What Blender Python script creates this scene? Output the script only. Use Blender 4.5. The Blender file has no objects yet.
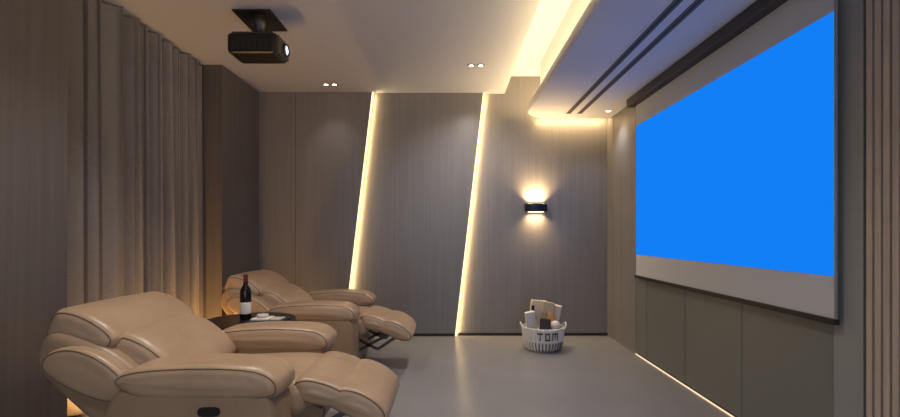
import bpy, bmesh, math, random
from mathutils import Vector, Matrix
random.seed(3)
sc = bpy.context.scene
sc.view_settings.view_transform = 'Standard'

# ---------------- materials ----------------
def lin(c):
    return tuple(((v/255)/12.92 if v/255 <= 0.04045 else ((v/255+0.055)/1.055)**2.4) for v in c)+(1,)
def pmat(name, col, rough=0.5, metal=0.0, spec=0.5, emis=None, estr=0):
    m = bpy.data.materials.new(name); m.use_nodes = True
    b = m.node_tree.nodes['Principled BSDF']
    b.inputs['Base Color'].default_value = lin(col)
    b.inputs['Roughness'].default_value = rough
    b.inputs['Metallic'].default_value = metal
    b.inputs['Specular IOR Level'].default_value = spec
    if emis:
        b.inputs['Emission Color'].default_value = lin(emis)
        b.inputs['Emission Strength'].default_value = estr
    return m
def noisy(m, c1, c2, scale=(1,1,1), nscale=5, detail=6, bump=0.0, bscale=None, lo=0.3, hi=0.7):
    nt = m.node_tree; N = nt.nodes; L = nt.links
    b = N['Principled BSDF']
    g = N.new('ShaderNodeNewGeometry'); mp = N.new('ShaderNodeMapping')
    mp.inputs['Scale'].default_value = scale
    L.new(g.outputs['Position'], mp.inputs['Vector'])
    n = N.new('ShaderNodeTexNoise'); n.inputs['Scale'].default_value = nscale; n.inputs['Detail'].default_value = detail
    L.new(mp.outputs[0], n.inputs['Vector'])
    r = N.new('ShaderNodeValToRGB')
    r.color_ramp.elements[0].position = lo; r.color_ramp.elements[0].color = lin(c1)
    r.color_ramp.elements[1].position = hi; r.color_ramp.elements[1].color = lin(c2)
    L.new(n.outputs['Fac'], r.inputs['Fac']); L.new(r.outputs['Color'], b.inputs['Base Color'])
    if bump:
        n2 = n
        if bscale:
            n2 = N.new('ShaderNodeTexNoise'); n2.inputs['Scale'].default_value = bscale; n2.inputs['Detail'].default_value = 4
            L.new(g.outputs['Position'], n2.inputs['Vector'])
        bp = N.new('ShaderNodeBump'); bp.inputs['Strength'].default_value = bump; bp.inputs['Distance'].default_value = 0.01
        L.new(n2.outputs['Fac'], bp.inputs['Height']); L.new(bp.outputs['Normal'], b.inputs['Normal'])
    return m

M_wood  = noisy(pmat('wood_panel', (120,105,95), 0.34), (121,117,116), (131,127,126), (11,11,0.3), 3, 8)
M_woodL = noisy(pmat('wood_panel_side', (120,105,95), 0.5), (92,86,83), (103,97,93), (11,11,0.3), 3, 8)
M_slat  = noisy(pmat('wood_slat', (150,125,105), 0.5), (176,160,146), (196,180,165), (20,20,0.6), 3)
M_ceil  = pmat('ceiling_paint', (186,190,202), 0.8)
M_sof   = pmat('soffit_paint', (222,221,223), 0.7)
M_floor = noisy(pmat('floor_tile', (150,138,125), 0.25), (138,136,134), (146,144,142), (1,1,1), 1.5, 4)
M_gray  = pmat('gray_panel', (118,119,114), 0.35)
M_grayl = pmat('gray_panel_light', (148,149,147), 0.4)
M_dark  = pmat('dark_trim', (34,30,28), 0.5)
M_house = pmat('screen_housing', (62,56,51), 0.5)
M_black = pmat('black_plastic', (18,17,17), 0.35)
M_groove= pmat('groove', (38,35,33), 0.8)
M_slot  = pmat('slot_groove', (102,97,94), 0.8)
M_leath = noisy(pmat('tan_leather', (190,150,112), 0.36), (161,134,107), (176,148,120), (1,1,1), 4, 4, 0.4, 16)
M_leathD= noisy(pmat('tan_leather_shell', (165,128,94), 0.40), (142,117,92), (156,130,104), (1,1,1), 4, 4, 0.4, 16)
M_pipe  = pmat('leather_piping', (106,83,62), 0.5)
M_metal = pmat('metal', (90,88,85), 0.3, 0.9)
M_scr   = pmat('screen_fabric', (197,199,202), 0.7)
M_led   = pmat('led_warm', (255,220,160), 0.5, emis=(255,230,175), estr=1.5)
M_ledc  = pmat('led_cove', (255,214,140), 0.5, emis=(255,222,162), estr=56)
M_ledadd  = pmat('soffit_rear_added_glow', (255,214,140), 0.5, emis=(255,226,168), estr=1.3)  # glow for the strip added behind the soffit
M_ledf  = pmat('led_floor', (255,225,180), 0.5, emis=(255,230,195), estr=.85)
M_ledcur= pmat('led_curtain', (255,190,80), 0.5, emis=(255,185,85), estr=10)
M_lamp  = pmat('lamp_white', (255,240,220), 0.5, emis=(255,236,205), estr=6)
M_blue = bpy.data.materials.new('projected_blue'); M_blue.use_nodes = True
nt = M_blue.node_tree; nt.nodes.clear()
e = nt.nodes.new('ShaderNodeEmission'); e.inputs[0].default_value = lin((18,127,246)); e.inputs[1].default_value = 1.0
o = nt.nodes.new('ShaderNodeOutputMaterial'); nt.links.new(e.outputs[0], o.inputs[0])
M_curt = noisy(pmat('curtain_fabric', (120,104,92), 0.85), (132,127,125), (150,144,141), (3,3,60), 8, 4)

# ---------------- helpers ----------------
def obj(name, bm, mat, parent=None, smooth=False):
    me = bpy.data.meshes.new(name)
    bmesh.ops.recalc_face_normals(bm, faces=bm.faces[:])
    bm.to_mesh(me); bm.free()
    if smooth:
        for p in me.polygons: p.use_smooth = True
    ob = bpy.data.objects.new(name, me)
    for m in (mat if isinstance(mat, (list, tuple)) else [mat]): me.materials.append(m)
    sc.collection.objects.link(ob)
    if parent: ob.parent = parent
    return ob
def empty(name, loc=(0,0,0)):
    e = bpy.data.objects.new(name, None); e.location = loc; e.empty_display_size = 0.1
    sc.collection.objects.link(e); return e
def bmbox(bm, a, b, mi=0):
    vs = [bm.verts.new((x,y,z)) for x in (a[0],b[0]) for y in (a[1],b[1]) for z in (a[2],b[2])]
    for f in ((0,1,3,2),(4,6,7,5),(0,4,5,1),(2,3,7,6),(0,2,6,4),(1,5,7,3)):
        fc = bm.faces.new([vs[i] for i in f]); fc.material_index = mi
def box(name, a, b, mat, parent=None, bevel=0, seg=3):
    bm = bmesh.new(); bmbox(bm, a, b)
    if bevel: bmesh.ops.bevel(bm, geom=bm.edges[:], offset=bevel, segments=seg, affect='EDGES', profile=0.5)
    return obj(name, bm, mat, parent, smooth=False)
def prism(name, pts, axis, a, b, mat, parent=None):
    bm = bmesh.new()
    def P(p, t): return (p[0], t, p[1]) if axis=='y' else (p[0], p[1], t)
    A=[bm.verts.new(P(p,a)) for p in pts]; B=[bm.verts.new(P(p,b)) for p in pts]
    bm.faces.new(A); bm.faces.new(B)
    n=len(pts)
    for i in range(n): bm.faces.new((A[i],A[(i+1)%n],B[(i+1)%n],B[i]))
    return obj(name, bm, mat, parent)
def lathe(name, prof, mat, parent=None, loc=(0,0,0), seg=32, axis='z'):
    bm = bmesh.new(); rings=[]
    for r,h in prof:
        ring=[]
        for i in range(seg):
            a=2*math.pi*i/seg
            c=(r*math.cos(a), r*math.sin(a), h)
            if axis=='x': c=(h, r*math.cos(a), r*math.sin(a))
            ring.append(bm.verts.new((c[0]+loc[0],c[1]+loc[1],c[2]+loc[2])))
        rings.append(ring)
    for k in range(len(rings)-1):
        for i in range(seg): bm.faces.new((rings[k][i],rings[k][(i+1)%seg],rings[k+1][(i+1)%seg],rings[k+1][i]))
    bm.faces.new(rings[0]); bm.faces.new(rings[-1])
    ob = obj(name, bm, mat, parent)
    for p in ob.data.polygons: p.use_smooth = len(p.vertices)==4
    return ob
def catmull(pts, n=5):
    out=[]; N=len(pts)
    for i in range(N):
        p0,p1,p2,p3=[Vector(pts[(i+k-1)%N]) for k in range(4)]
        for j in range(n):
            t=j/n
            out.append(0.5*((2*p1)+(-p0+p2)*t+(2*p0-5*p1+4*p2-p3)*t*t+(-p0+3*p1-3*p2+p3)*t**3))
    return out
def loft(name, prof, yc, hw, rnd, mat, parent, crown=0.0, n=5, pipe=False):
    """soft cushion: side profile (x,z) swept along Y, ends rounded by radius rnd, domed end faces."""
    P=catmull(prof,n); N=len(P)
    area=sum(P[i].x*P[(i+1)%N].y-P[(i+1)%N].x*P[i].y for i in range(N))
    sg=1 if area>0 else -1
    nor=[]
    for i in range(N):
        t=(P[(i+1)%N]-P[i-1]).normalized(); nor.append(Vector((t.y,-t.x))*sg)
    k=7
    ys=[(-hw+rnd*(1-math.cos(math.pi/2*i/(k-1))), rnd*(1-math.sin(math.pi/2*i/(k-1)))) for i in range(k)]
    mid=[(-hw+rnd+(2*hw-2*rnd)*j/8,0) for j in range(1,8)]
    full=ys+mid+[(-y,d) for y,d in reversed(ys)]
    def ring(y,d):
        c=crown*max(0,1-(y/hw)**2)
        q=[P[i]-nor[i]*(d-c) for i in range(N)]
        f=min(1.0,d/rnd)
        for it in range(int(round(10*f))):
            q=[q[i]*.5+(q[i-1]+q[(i+1)%N])*.25 for i in range(N)]
        return q
    bm=bmesh.new(); R=[]
    for y,d in full:
        R.append([bm.verts.new((p.x, yc+y, p.y)) for p in ring(y,d)])
    for a in range(len(R)-1):
        for i in range(N): bm.faces.new((R[a][i],R[a][(i+1)%N],R[a+1][(i+1)%N],R[a+1][i]))
    for Rr,s in ((R[0],-1),(R[-1],1)):
        q=[Vector((v.co.x,v.co.z)) for v in Rr]; prev=Rr
        for it in range(3):
            for _ in range(14): q=[q[i]*.5+(q[i-1]+q[(i+1)%N])*.25 for i in range(N)]
            cen=sum(q,Vector((0,0)))/N; q=[cen+(p-cen)*.8 for p in q]
            cur=[bm.verts.new((p.x,yc+s*(hw+.002*(it+1)),p.y)) for p in q]
            for i in range(N): bm.faces.new((prev[i],prev[(i+1)%N],cur[(i+1)%N],cur[i]))
            prev=cur
        bm.faces.new(prev)
    ob=obj(name,bm,mat,parent,smooth=True)
    if pipe:
        for s in (-1,1):
            y,d=ys[3]
            cu=bpy.data.curves.new(name+'_seam','CURVE'); cu.dimensions='3D'; cu.bevel_depth=.003
            sp=cu.splines.new('POLY'); sp.points.add(N-1); sp.use_cyclic_u=True
            for i,p in enumerate(ring(y,d)): sp.points[i].co=(p.x,yc+s*y,p.y,1)
            cu.materials.append(M_pipe); co=bpy.data.objects.new(name+'_seam',cu); co.parent=parent; sc.collection.objects.link(co)
    return ob
def spot(name, loc, tgt, W, ang, col, blend=0.8, rad=0.04):
    l=bpy.data.lights.new(name,'SPOT'); l.energy=W; l.spot_size=math.radians(ang); l.spot_blend=blend
    l.color=lin(col)[:3]; l.shadow_soft_size=rad
    o=bpy.data.objects.new(name,l); o.location=loc; sc.collection.objects.link(o)
    o.rotation_euler=(Vector(tgt)-Vector(loc)).to_track_quat('-Z','Y').to_euler(); return o
def strip_light(name, p, q, dirv, width, W, col, parent=None):
    p,q,d=Vector(p),Vector(q),Vector(dirv).normalized()
    xa=(q-p).normalized(); za=-(d-xa*d.dot(xa)).normalized(); ya=za.cross(xa)
    m=Matrix((xa,ya,za)).transposed().to_4x4(); m.translation=(p+q)/2
    l=bpy.data.lights.new(name,'AREA'); l.shape='RECTANGLE'; l.size=(q-p).length; l.size_y=width; l.energy=W; l.color=lin(col)[:3]
    o=bpy.data.objects.new(name,l); sc.collection.objects.link(o); o.matrix_world=m
    return o

# ---------------- room shell ----------------
XL,XR,YB,H,SZ=-2.2,1.81,5.21,2.8,2.477
HT=3.0
Y0=-2.2
box('floor',(XL-.4,Y0,-.1),(XR+.2,YB+.15,0),M_floor)
box('ceiling',(XL-.4,Y0,H),(.62,YB+.15,HT+.1),M_ceil)
box('ceiling_cove_trough',(.62,Y0,HT),(XR+.2,YB+.15,HT+.1),M_ceil)
box('wall_back',(XL-.4,YB,0),(XR+.2,YB+.15,HT),M_wood)
wl=empty('wall_left')
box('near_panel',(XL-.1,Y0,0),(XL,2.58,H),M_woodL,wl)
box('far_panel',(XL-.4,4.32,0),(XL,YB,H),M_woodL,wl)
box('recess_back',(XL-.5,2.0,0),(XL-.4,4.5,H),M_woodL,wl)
wr=empty('wall_right')
box('core',(XR+.02,Y0,0),(XR+.2,YB,HT),M_groove,wr)
for i,(a,b) in enumerate([(YB,5.02),(5.015,4.77),(4.765,4.405)]):
    box('wood_%d'%i,(XR,b,0),(XR+.03,a,HT),M_wood,wr)
ys=[4.40,4.16,3.48,2.80,2.12]
for i in range(4):
    box('gray_%d'%i,(XR,ys[i+1]+.004,.02),(XR+.03,ys[i]-.004,H),M_gray,wr)
box('gray_edge',(XR-.01,1.965,0),(XR+.03,2.115,H),M_grayl,wr)
bm=bmesh.new(); y=1.94
while y>-1.2:
    bmbox(bm,(XR-.02,y-.026,0),(XR+.021,y,SZ)); y-=.038
obj('trim_slats',bm,M_slat,wr)
box('trim_floor_light',(XR-.008,2.12,0.0),(XR-.001,4.40,.008),M_ledf)
T1,B1,T2,B2=-.903,-1.233,.37,.045
YA,YM=YB-.06,YB-.03
prism('trim_panel_left',[(XL,0),(B1,0),(T1,H),(XL,H)],'y',YA,YB-.001,M_wood)
prism('trim_panel_center',[(B1,0),(B2,0),(T2,H),(T1,H)],'y',YM,YB-.001,M_wood)
for k,(t,b,yf,yw) in enumerate([(T1,B1,YA,YM),(T2,B2,YM,YB)]):
    prism('trim_led_%d'%(k+1),[(b,0.0),(b+.022,0.0),(t+.022,H),(t,H)],'y',yf-.002,yf+.018,M_led)
    strip_light('led_strip_light_%d'%(k+1),(b+.026,yf+.006,.02),(t+.026,yf+.006,H-.02),(1,.25,0),.014,6,(255,216,150))
box('baseboard_back',(B2+.04,YB-.012,0),(XR,YB-.001,.03),M_dark)
box('baseboard_back_center',(B1+.04,YM-.01,0),(B2,YM-.001,.03),M_dark)
bm=bmesh.new()
for x in (-1.78,): bmbox(bm,(x,YA-.0015,.0),(x+.004,YA-.0003,H))
obj('trim_seams',bm,M_groove)
def outline(x0,y1,r,n=10,x1=XR):
    p=[(x1,Y0),(x0,Y0)]
    for i in range(n+1):
        a=math.pi-math.pi/2*i/n
        p.append((x0+r+r*math.cos(a), y1-r+r*math.sin(a)))
    p.append((x1,y1)); return p
sf=empty('ceiling_soffit')
led=prism('soffit_ledge',outline(.82,5.08,.28),'z',SZ,SZ+.085,M_sof,sf)
bv=led.modifiers.new('b','BEVEL'); bv.width=.022; bv.segments=4; bv.limit_method='ANGLE'
prism('soffit_core',outline(.95,4.97,.2),'z',SZ+.08,HT,M_sof,sf)
o1=outline(.865,5.04,.25)[1:]; o2=outline(.89,5.02,.23)[1:]
bm=bmesh.new()
A=[bm.verts.new((p[0],p[1],SZ+.098)) for p in o1]; B=[bm.verts.new((p[0],p[1],SZ+.098)) for p in o2]
A2=[bm.verts.new((p[0],p[1],SZ+.084)) for p in o1]; B2v=[bm.verts.new((p[0],p[1],SZ+.084)) for p in o2]
for i in range(len(A)-1):
    bm.faces.new((A[i],A[i+1],B[i+1],B[i])); bm.faces.new((A2[i],A2[i+1],A[i+1],A[i])); bm.faces.new((B2v[i],B2v[i+1],B[i+1],B[i]))
obj('cove_led',bm,M_ledc,sf)
box('added_rear_strip',(1.06,5.078,SZ+.012),(1.80,5.088,SZ+.026),M_ledadd,sf)  # glowing strip added for a bright line at the rear gap
strip_light('added_rear_wash',(1.0,5.092,SZ+.02),(1.80,5.092,SZ+.02),(0,1,-.75),.02,5,(255,218,155))  # added area light, brightens the wall top below the gap
sd=empty('air_vent_slot')
box('frame',(1.215,1.2,SZ-.006),(1.425,4.86,SZ+.001),M_sof,sd)
box('groove_1',(1.235,1.22,SZ-.009),(1.285,4.84,SZ-.004),M_slot,sd)
box('groove_2',(1.355,1.22,SZ-.009),(1.405,4.84,SZ-.004),M_slot,sd)
box('groove_1_line',(1.255,1.22,SZ-.0095),(1.265,4.84,SZ-.0085),M_groove,sd)
box('groove_2_line',(1.375,1.22,SZ-.0095),(1.385,4.84,SZ-.0085),M_groove,sd)

# ---------------- projection screen ----------------
ps=empty('projection_screen')
SX=1.77; ya,yb=2.075,4.305
box('housing',(1.70,ya-.05,2.40),(1.808,4.36,SZ-.001),M_house,ps,.006,2)
box('fabric',(SX,ya,.78),(SX+.004,yb,2.41),M_scr,ps)
box('picture',(SX-.003,ya+.004,.98),(SX-.0005,yb-.004,2.205),M_blue,ps)
box('bottom_bar',(SX-.012,ya-.01,.755),(SX+.016,yb+.01,.783),M_dark,ps,.004,2)
box('edge_near',(SX-.004,ya-.008,.77),(SX+.006,ya,2.41),M_grayl,ps)

# ---------------- curtain ----------------
bm=bmesh.new(); n=560; nz=18; y0,y1=2.44,4.31
rows=[]
for j in range(nz+1):
    z=.02+(H-.03)*j/nz; row=[]
    for i in range(n+1):
        t=i/n; y=y0+(y1-y0)*t
        sw=.10*math.sin(z*1.7+t*23)*(1-.5*j/nz)
        ph=2*math.pi*13*t+.9*math.sin(8*t)+.7*math.sin(21*t+1)+sw*2.2
        amp=.082*(1-.2*j/nz)*(1+.25*math.sin(29*t+.4*z))
        x=-2.415+amp*(math.sin(ph)+.2*math.sin(2.1*ph+z*.3)+.08*math.sin(4*ph))
        row.append(bm.verts.new((x,y+.02*math.sin(2*ph),z)))
    rows.append(row)
for j in range(nz):
    for i in range(n): bm.faces.new((rows[j][i],rows[j][i+1],rows[j+1][i+1],rows[j+1][i]))
obj('curtain',bm,M_curt,smooth=True)
box('trim_curtain_light',(-2.262,2.6,0),(-2.235,4.3,.02),M_ledcur)
strip_light('curtain_uplight',(-2.25,2.62,.035),(-2.25,4.28,.035),(-.10,0,1),.03,20,(255,192,110))

# ---------------- recliner chairs ----------------
def recliner(ox,oy):
    c=empty('recliner_chair',(ox,oy,0))
    L=M_leath; D=M_leathD
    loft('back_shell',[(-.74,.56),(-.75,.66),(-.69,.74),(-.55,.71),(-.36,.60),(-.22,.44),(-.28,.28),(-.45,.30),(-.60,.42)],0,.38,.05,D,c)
    loft('headrest',[(-.735,.70),(-.735,.765),(-.69,.832),(-.58,.815),(-.47,.75),(-.43,.69),(-.48,.64),(-.62,.64)],0,.345,.05,L,c,.006,pipe=True)
    loft('lumbar_cushion',[(-.52,.60),(-.50,.685),(-.42,.712),(-.30,.66),(-.19,.56),(-.17,.48),(-.35,.46)],0,.30,.055,L,c,.006,pipe=True)
    for s in (-1,1):
        loft('back_wing',[(-.68,.58),(-.655,.66),(-.54,.68),(-.40,.62),(-.31,.52),(-.36,.44),(-.52,.48)],s*.375,.05,.03,L,c,pipe=(s<0))
        loft('arm_pad',[(-.31,.545),(-.29,.592),(-.18,.617),(.05,.628),(.26,.618),(.345,.585),(.375,.535),(.33,.485),(.05,.482),(-.20,.487)],s*.385,.122,.042,L,c,.002,pipe=True)
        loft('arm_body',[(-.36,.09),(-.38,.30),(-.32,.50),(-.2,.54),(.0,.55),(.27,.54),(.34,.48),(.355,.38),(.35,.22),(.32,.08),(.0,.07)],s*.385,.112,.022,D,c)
    loft('seat_cushion',[(-.3,.34),(-.28,.46),(.0,.485),(.3,.49),(.40,.46),(.41,.38),(.34,.32),(.0,.31)],0,.28,.06,L,c,.012)
    box('front_apron',(.22,-.28,.09),(.345,.28,.36),D,c,.02)
    box('underframe',(-.36,-.42,.03),(.30,.42,.12),M_black,c,.01)
    loft('footrest_upper',[(.35,.40),(.34,.465),(.40,.50),(.52,.475),(.60,.425),(.59,.36),(.50,.36)],0,.265,.035,L,c,.005,pipe=True)
    loft('footrest_pad',[(.51,.37),(.52,.43),(.60,.455),(.71,.415),(.785,.345),(.78,.285),(.70,.28),(.58,.33)],0,.265,.035,L,c,.005,pipe=True)
    for s in (-1,1):
        bm=bmesh.new()
        for (p,q) in (((.28,.16),(.62,.34)),((.30,.30),(.50,.20)),((.50,.20),(.68,.32))):
            p=Vector((p[0],0,p[1])); q=Vector((q[0],0,q[1])); d=(q-p).normalized(); u=Vector((-d.z,0,d.x))*.012
            vs=[bm.verts.new(v+Vector((0,s*.2+yy,0))) for yy in (-.004,.004) for v in (p-u,q-u,q+u,p+u)]
            bm.faces.new(vs[:4]); bm.faces.new(vs[4:])
            for i in range(4): bm.faces.new((vs[i],vs[(i+1)%4],vs[4+(i+1)%4],vs[4+i]))
        obj('footrest_linkage',bm,M_metal,c)
        for fx in (-.30,.24): lathe('foot',[(.02,0),(.025,.04)],M_black,c,(fx,s*.35,0),16)
    bm=bmesh.new(); A=[];B=[]
    for i in range(24):
        a=2*math.pi*i/24; x=.05*math.copysign(abs(math.cos(a))**.6,math.cos(a)); z=.022*math.copysign(abs(math.sin(a))**.6,math.sin(a))
        A.append(bm.verts.new((x+.09,-.490,z+.44))); B.append(bm.verts.new((x*.9+.09,-.508,z*.85+.44)))
    bm.faces.new(A); bm.faces.new(B)
    for i in range(24): bm.faces.new((A[i],A[(i+1)%24],B[(i+1)%24],B[i]))
    obj('control_plate',bm,M_black,c)
    return c
recliner(-1.09,2.36)
recliner(-1.12,4.01)

# ---------------- side table with things ----------------
tx,ty,tz=-1.42,3.18,.57
tb=empty('side_table',(tx,ty,0))
lathe('top',[(.29,tz-.022),(.31,tz-.018),(.31,tz-.004),(.305,tz)],M_black,tb,seg=48)
lathe('pole',[(.16,0),(.16,.012),(.03,.025),(.022,.06),(.022,tz-.03),(.06,tz-.022)],M_black,tb)
wb=empty('wine_bottle',(tx-.04,ty+.02,tz+.001))
M_glass=pmat('bottle_glass',(28,14,12),.08); M_cap=pmat('capsule',(90,26,24),.35); M_lab=pmat('label',(225,218,205),.6)
lathe('glass',[(.034,0),(.038,.006),(.038,.19),(.034,.212),(.018,.24),(.0145,.26),(.0145,.27)],M_glass,wb)
lathe('label',[(.0385,.04),(.0387,.041),(.0387,.12),(.0385,.121)],M_lab,wb)
lathe('capsule',[(.015,.262),(.0155,.265),(.0155,.315),(.014,.318)],M_cap,wb)
tr=empty('serving_tray',(tx+.15,ty-.05,tz+.001))
box('tray',(-.12,-.085,0),(.12,.085,.012),pmat('tray',(52,48,45),.4),tr,.004,2)
box('napkin',(-.1,-.06,.012),(.02,.06,.024),M_lab,tr,.003,2)
box('card',(.03,-.05,.012),(.1,.055,.02),pmat('card',(196,190,180),.5),tr,.003,2)
lathe('dish',[(.02,.024),(.035,.03),(.04,.045),(.036,.045),(.02,.032)],pmat('dish',(210,205,198),.25),tr,(-.04,0,0),24)

# ---------------- projector ----------------
pj=empty('projector',(-1.425,3.34,0))
box('body',(-.185,-.12,2.475),(.175,.12,2.625),M_black,pj,.03,4)
box('top_cover',(-.16,-.10,2.62),(.14,.10,2.637),pmat('projector_top',(60,57,56),.35),pj,.01,2)
box('front_bezel',(.17,-.10,2.49),(.185,.10,2.61),pmat('bezel',(70,66,64),.3),pj,.004,2)
lathe('lens_ring',[(.05,.183),(.05,.20),(.042,.207),(.04,.195)],M_metal,pj,(0,.02,2.545),28,'x')
lathe('lens',[(.038,.190),(.03,.199),(.01,.203)],pmat('lens',(200,215,255),.1,emis=(205,220,255),estr=3),pj,(0,.02,2.545),28,'x')
lathe('pole',[(.035,2.635),(.035,2.70),(.05,2.72),(.05,2.79)],pmat('mount',(48,45,44),.4),pj)
box('bracket',(-.1,-.05,2.635),(.1,.05,2.655),M_dark,pj)
bm=bmesh.new()
for i in range(7): bmbox(bm,(-.15+i*.04,-.1225,2.50),(-.128+i*.04,-.1195,2.565))
obj('vents',bm,M_dark,pj)
box('ceiling_plate',(-.16,-.09,2.790),(.12,.25,2.7995),M_dark,pj)

# ---------------- sconce ----------------
ws=empty('wall_sconce',(.975,YB,1.475))
o=[(-.125,-.001),(-.125,-.06)]+[(-.125+.25*i/12,-.06-.035*math.sin(math.pi*i/12)) for i in range(1,12)]+[(.125,-.06),(.125,-.001)]
prism('body',o,'z',-.045,.045,M_black,ws)
for z in (-.047,.045): box('lens',(-.09,-.065,z),(.09,-.02,z+.002),M_lamp,ws)
for up in (1,-1):
    l=bpy.data.lights.new('sconce_light','AREA'); l.shape='RECTANGLE'; l.size=.18; l.size_y=.05; l.energy=9 if up>0 else 3; l.color=lin((255,215,155))[:3]; l.spread=math.radians(120)
    lo=bpy.data.objects.new('sconce_light',l); lo.parent=ws; lo.location=(0,-.05,up*.052); lo.rotation_euler=(math.pi if up>0 else 0,0,0); sc.collection.objects.link(lo)

# ---------------- basket ----------------
gb=empty('gift_basket',(.94,4.6,0))
M_wh=pmat('basket_white',(225,220,212),.7); M_gr=pmat('basket_gray',(120,118,116),.8)
bm=bmesh.new(); seg=72
prof=[(.155,0),(.185,.03),(.20,.10),(.21,.17),(.215,.235),(.205,.24),(.19,.17),(.15,.03)]
R=[]
for k,(r,h) in enumerate(prof):
    R.append([bm.verts.new(((r+.004*math.cos(i*math.pi))*math.cos(2*math.pi*i/seg),(r+.004*math.cos(i*math.pi))*math.sin(2*math.pi*i/seg),h)) for i in range(seg)])
for k in range(len(R)-1):
    for i in range(seg):
        f=bm.faces.new((R[k][i],R[k][(i+1)%seg],R[k+1][(i+1)%seg],R[k+1][i])); f.material_index=1 if (k<2 and i%2) else 0
bm.faces.new(R[0]); bm.faces.new(R[-1])
obj('basket',bm,[M_wh,M_gr],gb)
bm=bmesh.new()
def stroke(a0,a1,z0,z1):
    for q in range(3):
        s0=a0+(a1-a0)*q/3; s1=a0+(a1-a0)*(q+1)/3; rr=.2185
        v=[bm.verts.new((rr*math.sin(s),-rr*math.cos(s),z)) for s,z in ((s0,z0),(s1,z0),(s1,z1),(s0,z1))]
        bm.faces.new(v)
for a,b,c1,d in [(-.45,-.20,.19,.205),(-.35,-.30,.13,.19),(-.10,-.05,.13,.205),(.07,.12,.13,.205),(-.10,.12,.19,.205),(-.10,.12,.13,.145),
               (.22,.27,.13,.205),(.46,.51,.13,.205),(.22,.51,.19,.205),(.34,.39,.15,.2)]: stroke(a,b,c1,d)
obj('lettering',bm,pmat('lettering',(60,56,54),.7),gb)
for s in (-1,1):
    cu=bpy.data.curves.new('handle','CURVE'); cu.dimensions='3D'; cu.bevel_depth=.008
    sp=cu.splines.new('POLY'); sp.points.add(10)
    for i in range(11):
        a=math.pi*i/10; sp.points[i].co=(s*(.205+.025*math.sin(a)),.06*math.cos(a),.21+.06*math.sin(a),1)
    cu.materials.append(M_wh); ho=bpy.data.objects.new('handle',cu); ho.parent=gb; sc.collection.objects.link(ho)
lathe('bottle',[(.035,.1),(.035,.33),(.015,.37),(.015,.42),(.017,.42),(.017,.44)],M_glass,gb,(-.10,.02,0),20)
lathe('jar',[(.045,.1),(.045,.34),(.03,.36),(.03,.39)],pmat('jar',(190,140,85),.3),gb,(.07,-.04,0),20)
def tilted(name,s,loc,rot,mat):
    ob=box(name,(-s[0]/2,-s[1]/2,-s[2]/2),(s[0]/2,s[1]/2,s[2]/2),mat,gb,.006,2); ob.location=loc; ob.rotation_euler=rot
tilted('snack_box',(.17,.04,.26),(-.04,.06,.36),(0,.10,.2),pmat('snack',(228,210,180),.5))
tilted('pouch',(.13,.05,.22),(.12,.05,.34),(.1,.2,-.3),pmat('pouch',(215,205,190),.4))
tilted('carton',(.10,.05,.18),(-.13,-.03,.30),(.1,-.2,.2),pmat('carton',(215,212,208),.5))
tilted('cookie_pack',(.1,.05,.13),(0,-.10,.26),(-.2,.1,0),pmat('cookie',(60,48,42),.4))
tilted('tin',(.12,.05,.12),(.05,.0,.42),(0,.2,0),pmat('tin',(200,180,150),.4))
lathe('fruit',[(.01,.22),(.04,.235),(.05,.265),(.04,.295),(.01,.31)],pmat('fruit',(235,225,210),.5),gb,(.10,-.11,0),20)

# ---------------- downlights, some added out of view ----------------
def downlight(x,y,z=H,W=18,ang=85,col=(255,246,238),pair=True,rad=.03,tgt=(0,0,-1)):
    d=empty('recessed_downlight',(x,y,z))
    for dx in ((-.045,.045) if pair else (0,)):
        lathe('trim_ring',[(.032,-.006),(.036,-.004),(.036,-.0005)],M_dark if pair else M_sof,d,(dx,0,0),24)
        lathe('bulb',[(.018,-.0075),(.024,-.0062)],M_lamp,d,(dx,0,0),20)
    s=spot('downlight_spot',(0,0,-.03),tgt,W,ang,col,blend=1.0,rad=rad); s.parent=d
    return d
downlight(.24,4.33,W=82,ang=130,tgt=(0,.25,-1),rad=.06)
downlight(-1.31,4.88,W=9,ang=95)
downlight(1.66,4.75,SZ,W=18,pair=False,ang=110)
downlight(-1.2,2.45,W=86,ang=110)  # unseen fixture added overhead to light the chairs
downlight(.1,2.3,W=66,ang=118)  # also unseen, added as overhead room light
downlight(-1.3,.6,W=30,ang=130)  # added above the view for more room light
downlight(.1,.4,W=32,ang=130)  # out of view as well, added to fill the room

# ---------------- world / camera ----------------
w=bpy.data.worlds.new('World'); sc.world=w; w.use_nodes=True
w.node_tree.nodes['Background'].inputs[0].default_value=lin((216,229,252)); w.node_tree.nodes['Background'].inputs[1].default_value=1.25
cd=bpy.data.cameras.new('camera'); cd.lens=18; cd.sensor_width=36; cd.sensor_fit='HORIZONTAL'
cd.shift_x=-1/900; cd.shift_y=25.5/900; cd.clip_start=.05
co=bpy.data.objects.new('camera',cd); co.location=(0,0,1.175); co.rotation_euler=(math.pi/2,0,0)
sc.collection.objects.link(co); sc.camera=co
